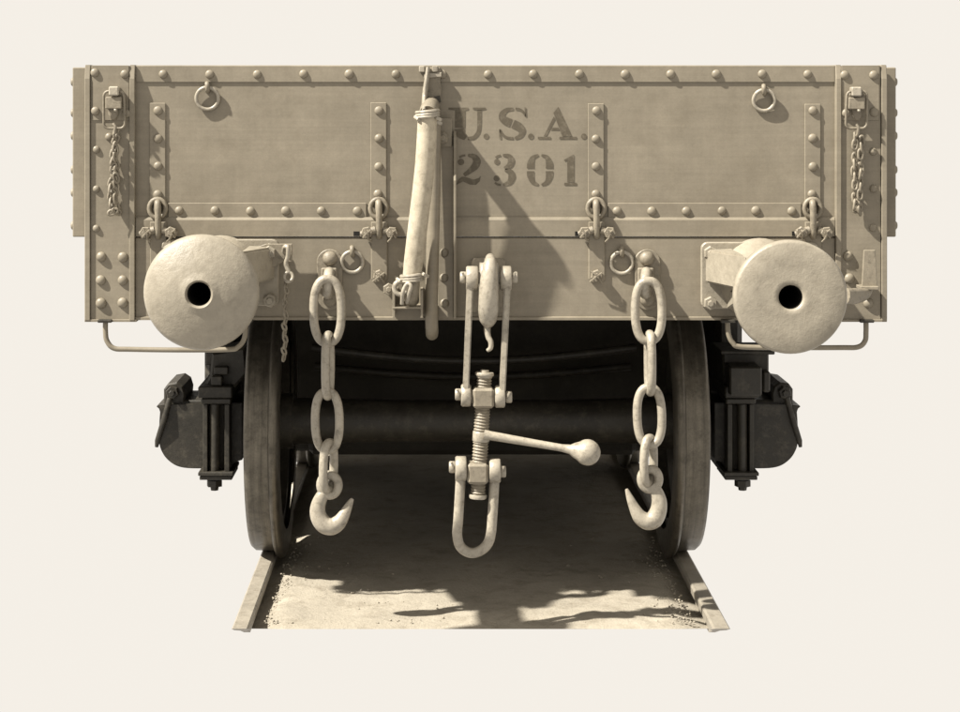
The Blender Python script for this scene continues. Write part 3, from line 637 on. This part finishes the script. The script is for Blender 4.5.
# brake hose
YHo = -.115
def hy(py): return -.150+.037*max(0, min(1, (py-112)/160))**.8      # the hose hangs out from the top fitting and falls back to its bracket
t = thing('brake_hose', 'pale canvas covered brake hose hanging left of the stencilled number', 'hose', P(410, 280, YHo))
mm = MB(); hp = [(427.5, 113, 9.6), (427, 130, 9.8), (425.3, 160, 9.9), (422.3, 190, 9.9), (418.6, 220, 9.8), (415.5, 245, 9.7), (413.5, 262, 9.6), (412, 276, 9.2)]
mm.tube(bez([P(a, b_, hy(b_)) for a, b_, r in hp], 8), lerp_list([S(r, hy(b_)) for a, b_, r in hp], 8), 24); mm.build('hose', HOSE, t)
for py, px, sl in ((114, 427.5, .1), (277.5, 412, .12)):
    for dy in (-2.6, 0.2, 2.6):
        mm = MB(); c = P(px, py+dy, hy(py)); R = S(11, hy(py))
        mm.tube([Vector((c.x+R*math.cos(a), c.y+R*math.sin(a), c.z+sl*R*math.cos(a)*random.uniform(.8, 1.2))) for a in [2*math.pi*k/24 for k in range(24)]], S(1.6), 6, closed=True); mm.build('wire_clamp', LIGHT, t)
for px, py in ((437, 118), (418, 119), (424, 274.5), (400, 281)):
    Yh = hy(py); mm = MB(); mm.tube([P(px-3, py-2, Yh-.01), P(px, py, Yh-.025), P(px+4, py+2, Yh-.015)], S(1.8), 6); mm.build('clamp_end', LIGHT, t)
# upper fitting: nipple bending back to the wagon, pale strap, collars
mm = MB(); pts = bez([P(428, 114, -.150), P(428.6, 111.5, -.13), P(429.6, 109, -.08), P(430.5, 106.5, -.03), P(431, 105, -.004)], 5); mm.tube(pts, lerp_list([S(8.5), S(9), S(9), S(9), S(9)], 5), 18); mm.build('nipple', TRIM, t)
mm = MB(); pl = [(426.5, 67.5), (440, 67.5), (441.5, 74), (440, 80), (441.5, 88), (440.5, 97), (436, 103.5), (426, 103.5), (424.5, 92), (426.5, 80)]
mm.prism([(X(a, -.014), Z(b_, -.014)) for a, b_ in pl], -.014, .0008, .003); mm.build('top_bracket', TRIM, t)
mm = MB(); pts = bez([P(424, 113, -.172), P(424, 111, -.15), P(424.2, 107.5, -.08), P(424.4, 100, -.036), P(425.3, 90, -.028), P(427, 78, -.025), P(428, 68, -.02)], 5); mm.tube(pts, lerp_list([S(4.5), S(5.2), S(6), S(6), S(5.8), S(5.4), S(5)], 5), 14, flat=.45); mm.build('strap', LIGHT, t)
mm = MB(); mm.prism([(X(a, -.02), Z(b_, -.02)) for a, b_ in ((430, 98), (440, 95.5), (441, 102), (435, 105.5), (430, 105))], -.021, -.0145, .0015); mm.build('collar', DARK, t)
mm = MB(); mm.prism([(X(a, -.02), Z(b_, -.02)) for a, b_ in ((424, 74), (441.5, 72.5), (441.5, 77), (424, 78.5))], -.021, -.0145, .0015); mm.build('clamp_band', LIGHT, t)
for px in (421.8, 435):
    mm = MB(); mm.box(X(px-2.8, -.02), X(px+2.8, -.02), -.024, .0005, Z(72.3, -.02), Z(66.2, -.02), .002); mm.build('lug', LIGHT, t)
mm = MB(); mm.cyl(P(434, 122, -.145), P(441, 124, -.13), S(2.2), 10); mm.build('stop_pin', LIGHT, t)
# lower coupling head resting in its bracket
mm = MB(); pts = bez([P(411.5, 276, YHo), P(411, 284, YHo), P(410.5, 292, YHo+.012), P(412, 302, YHo+.035)], 5); mm.tube(pts, lerp_list([S(8), S(8.6), S(8.4), S(7)], 5), 16); mm.build('coupling_head', TRIM, t)
mm = MB(); mm.tube(bez([P(402, 304, YHo-.02), P(403, 292, YHo-.035), P(407, 284, YHo-.035), P(411, 286, YHo-.04), P(409, 294, YHo-.035), P(407, 303, YHo-.02)], 5), S(2), 10); mm.build('hook_wire', LIGHT, t)
mm = MB(); c = P(401, 288, YHo-.01); mm.tube([Vector((c.x+S(6.5)*math.cos(a), c.y, c.z+S(6.5)*math.sin(a))) for a in [2*math.pi*k/18 for k in range(18)]], S(2.6), 8, closed=True); mm.build('gasket_ring', LIGHT, t)

# small chains on the posts
def hasp_chain(label, rows, top):
    t = thing('hasp_chain', label, 'chain', P(*top, -.035), 'chains of the post hasps')
    me = link_mesh(S(7.6), S(12.6), S(1.35), TRIM, 8, 5)
    mm = MB(); mm.tube([P(top[0]-1, top[1]-4, -.046), P(top[0]+1.5, top[1]-2, -.05), P(top[0]+1, top[1]+5, -.044), P(top[0]-.5, top[1]+7, -.038)], S(1.6), 7); mm.build('connecting_ring', TRIM, t)
    for k, (px, py, a, tl) in enumerate(rows): link('link', me, P(px, py, -.03+.006*math.sin(k*2.1)), t, rot=(.12*math.sin(k*1.3), tl, a))
rows = []
for k in range(11):
    y = 138+k*6.7
    rows.append((854.6+.5*math.sin(k), y, .15 if k % 2 else 1.35, .08*math.sin(k*2)))
    rows.append((861.2-.18*k+.4*math.cos(k*1.7), y+3, .25 if k % 2 == 0 else 1.4, -.06+.06*math.sin(k)))
rows += [(857.5, 208.5, .3, .9), (859.5, 211, 1.2, -.6)]
hasp_chain('doubled light chain hanging from the hasp on the right corner post', rows, (857, 129))
rows = []
for k in range(11):
    y = 133+k*7.0
    rows.append((115.4-.5*k+.8*math.sin(k*1.4), y, .3 if k % 2 else 1.2, .3+.15*math.sin(k*1.9)))
    if k > 1: rows.append((116-.05*k+.8*math.cos(k*1.2), y+3, 1.2 if k % 2 else .35, -.25+.15*math.sin(k)))
rows += [(113, 212, .3, 1.2), (116.5, 211.5, .5, -1.1)]
hasp_chain('twisted light chain hanging from the hasp on the left corner post', rows, (114, 128))
# pin on a thin chain beside the left buffer
t = thing('pin_chain', 'thin twisted chain with pin hanging beside the domed left buffer', 'chain', P(287, 250, -.06))
mm = MB(); mm.tube(bez([P(284, 252, -.05), P(285, 247, -.075), P(288, 248, -.085), P(288, 256, -.08), P(286, 264, -.075), P(289, 272, -.075)], 5), S(2.3), 8); mm.build('pin', LIGHT, t)
mm = MB(); c = P(288.5, 277, -.08); mm.tube([Vector((c.x+S(4.2)*math.cos(a), c.y+.004*math.sin(a), c.z+S(4.6)*math.sin(a))) for a in [2*math.pi*k/16 for k in range(16)]], S(1.7), 7, closed=True); mm.build('ring', LIGHT, t)
me = link_mesh(S(6.0), S(10), S(1.2), TRIM, 7, 5)
for k in range(13): link('link', me, P(285.8-.12*k+.7*math.sin(k*1.5), 284+k*6.1, -.07), t, rot=(0, .35*(-1)**k, .55 if k % 2 else 1.05))
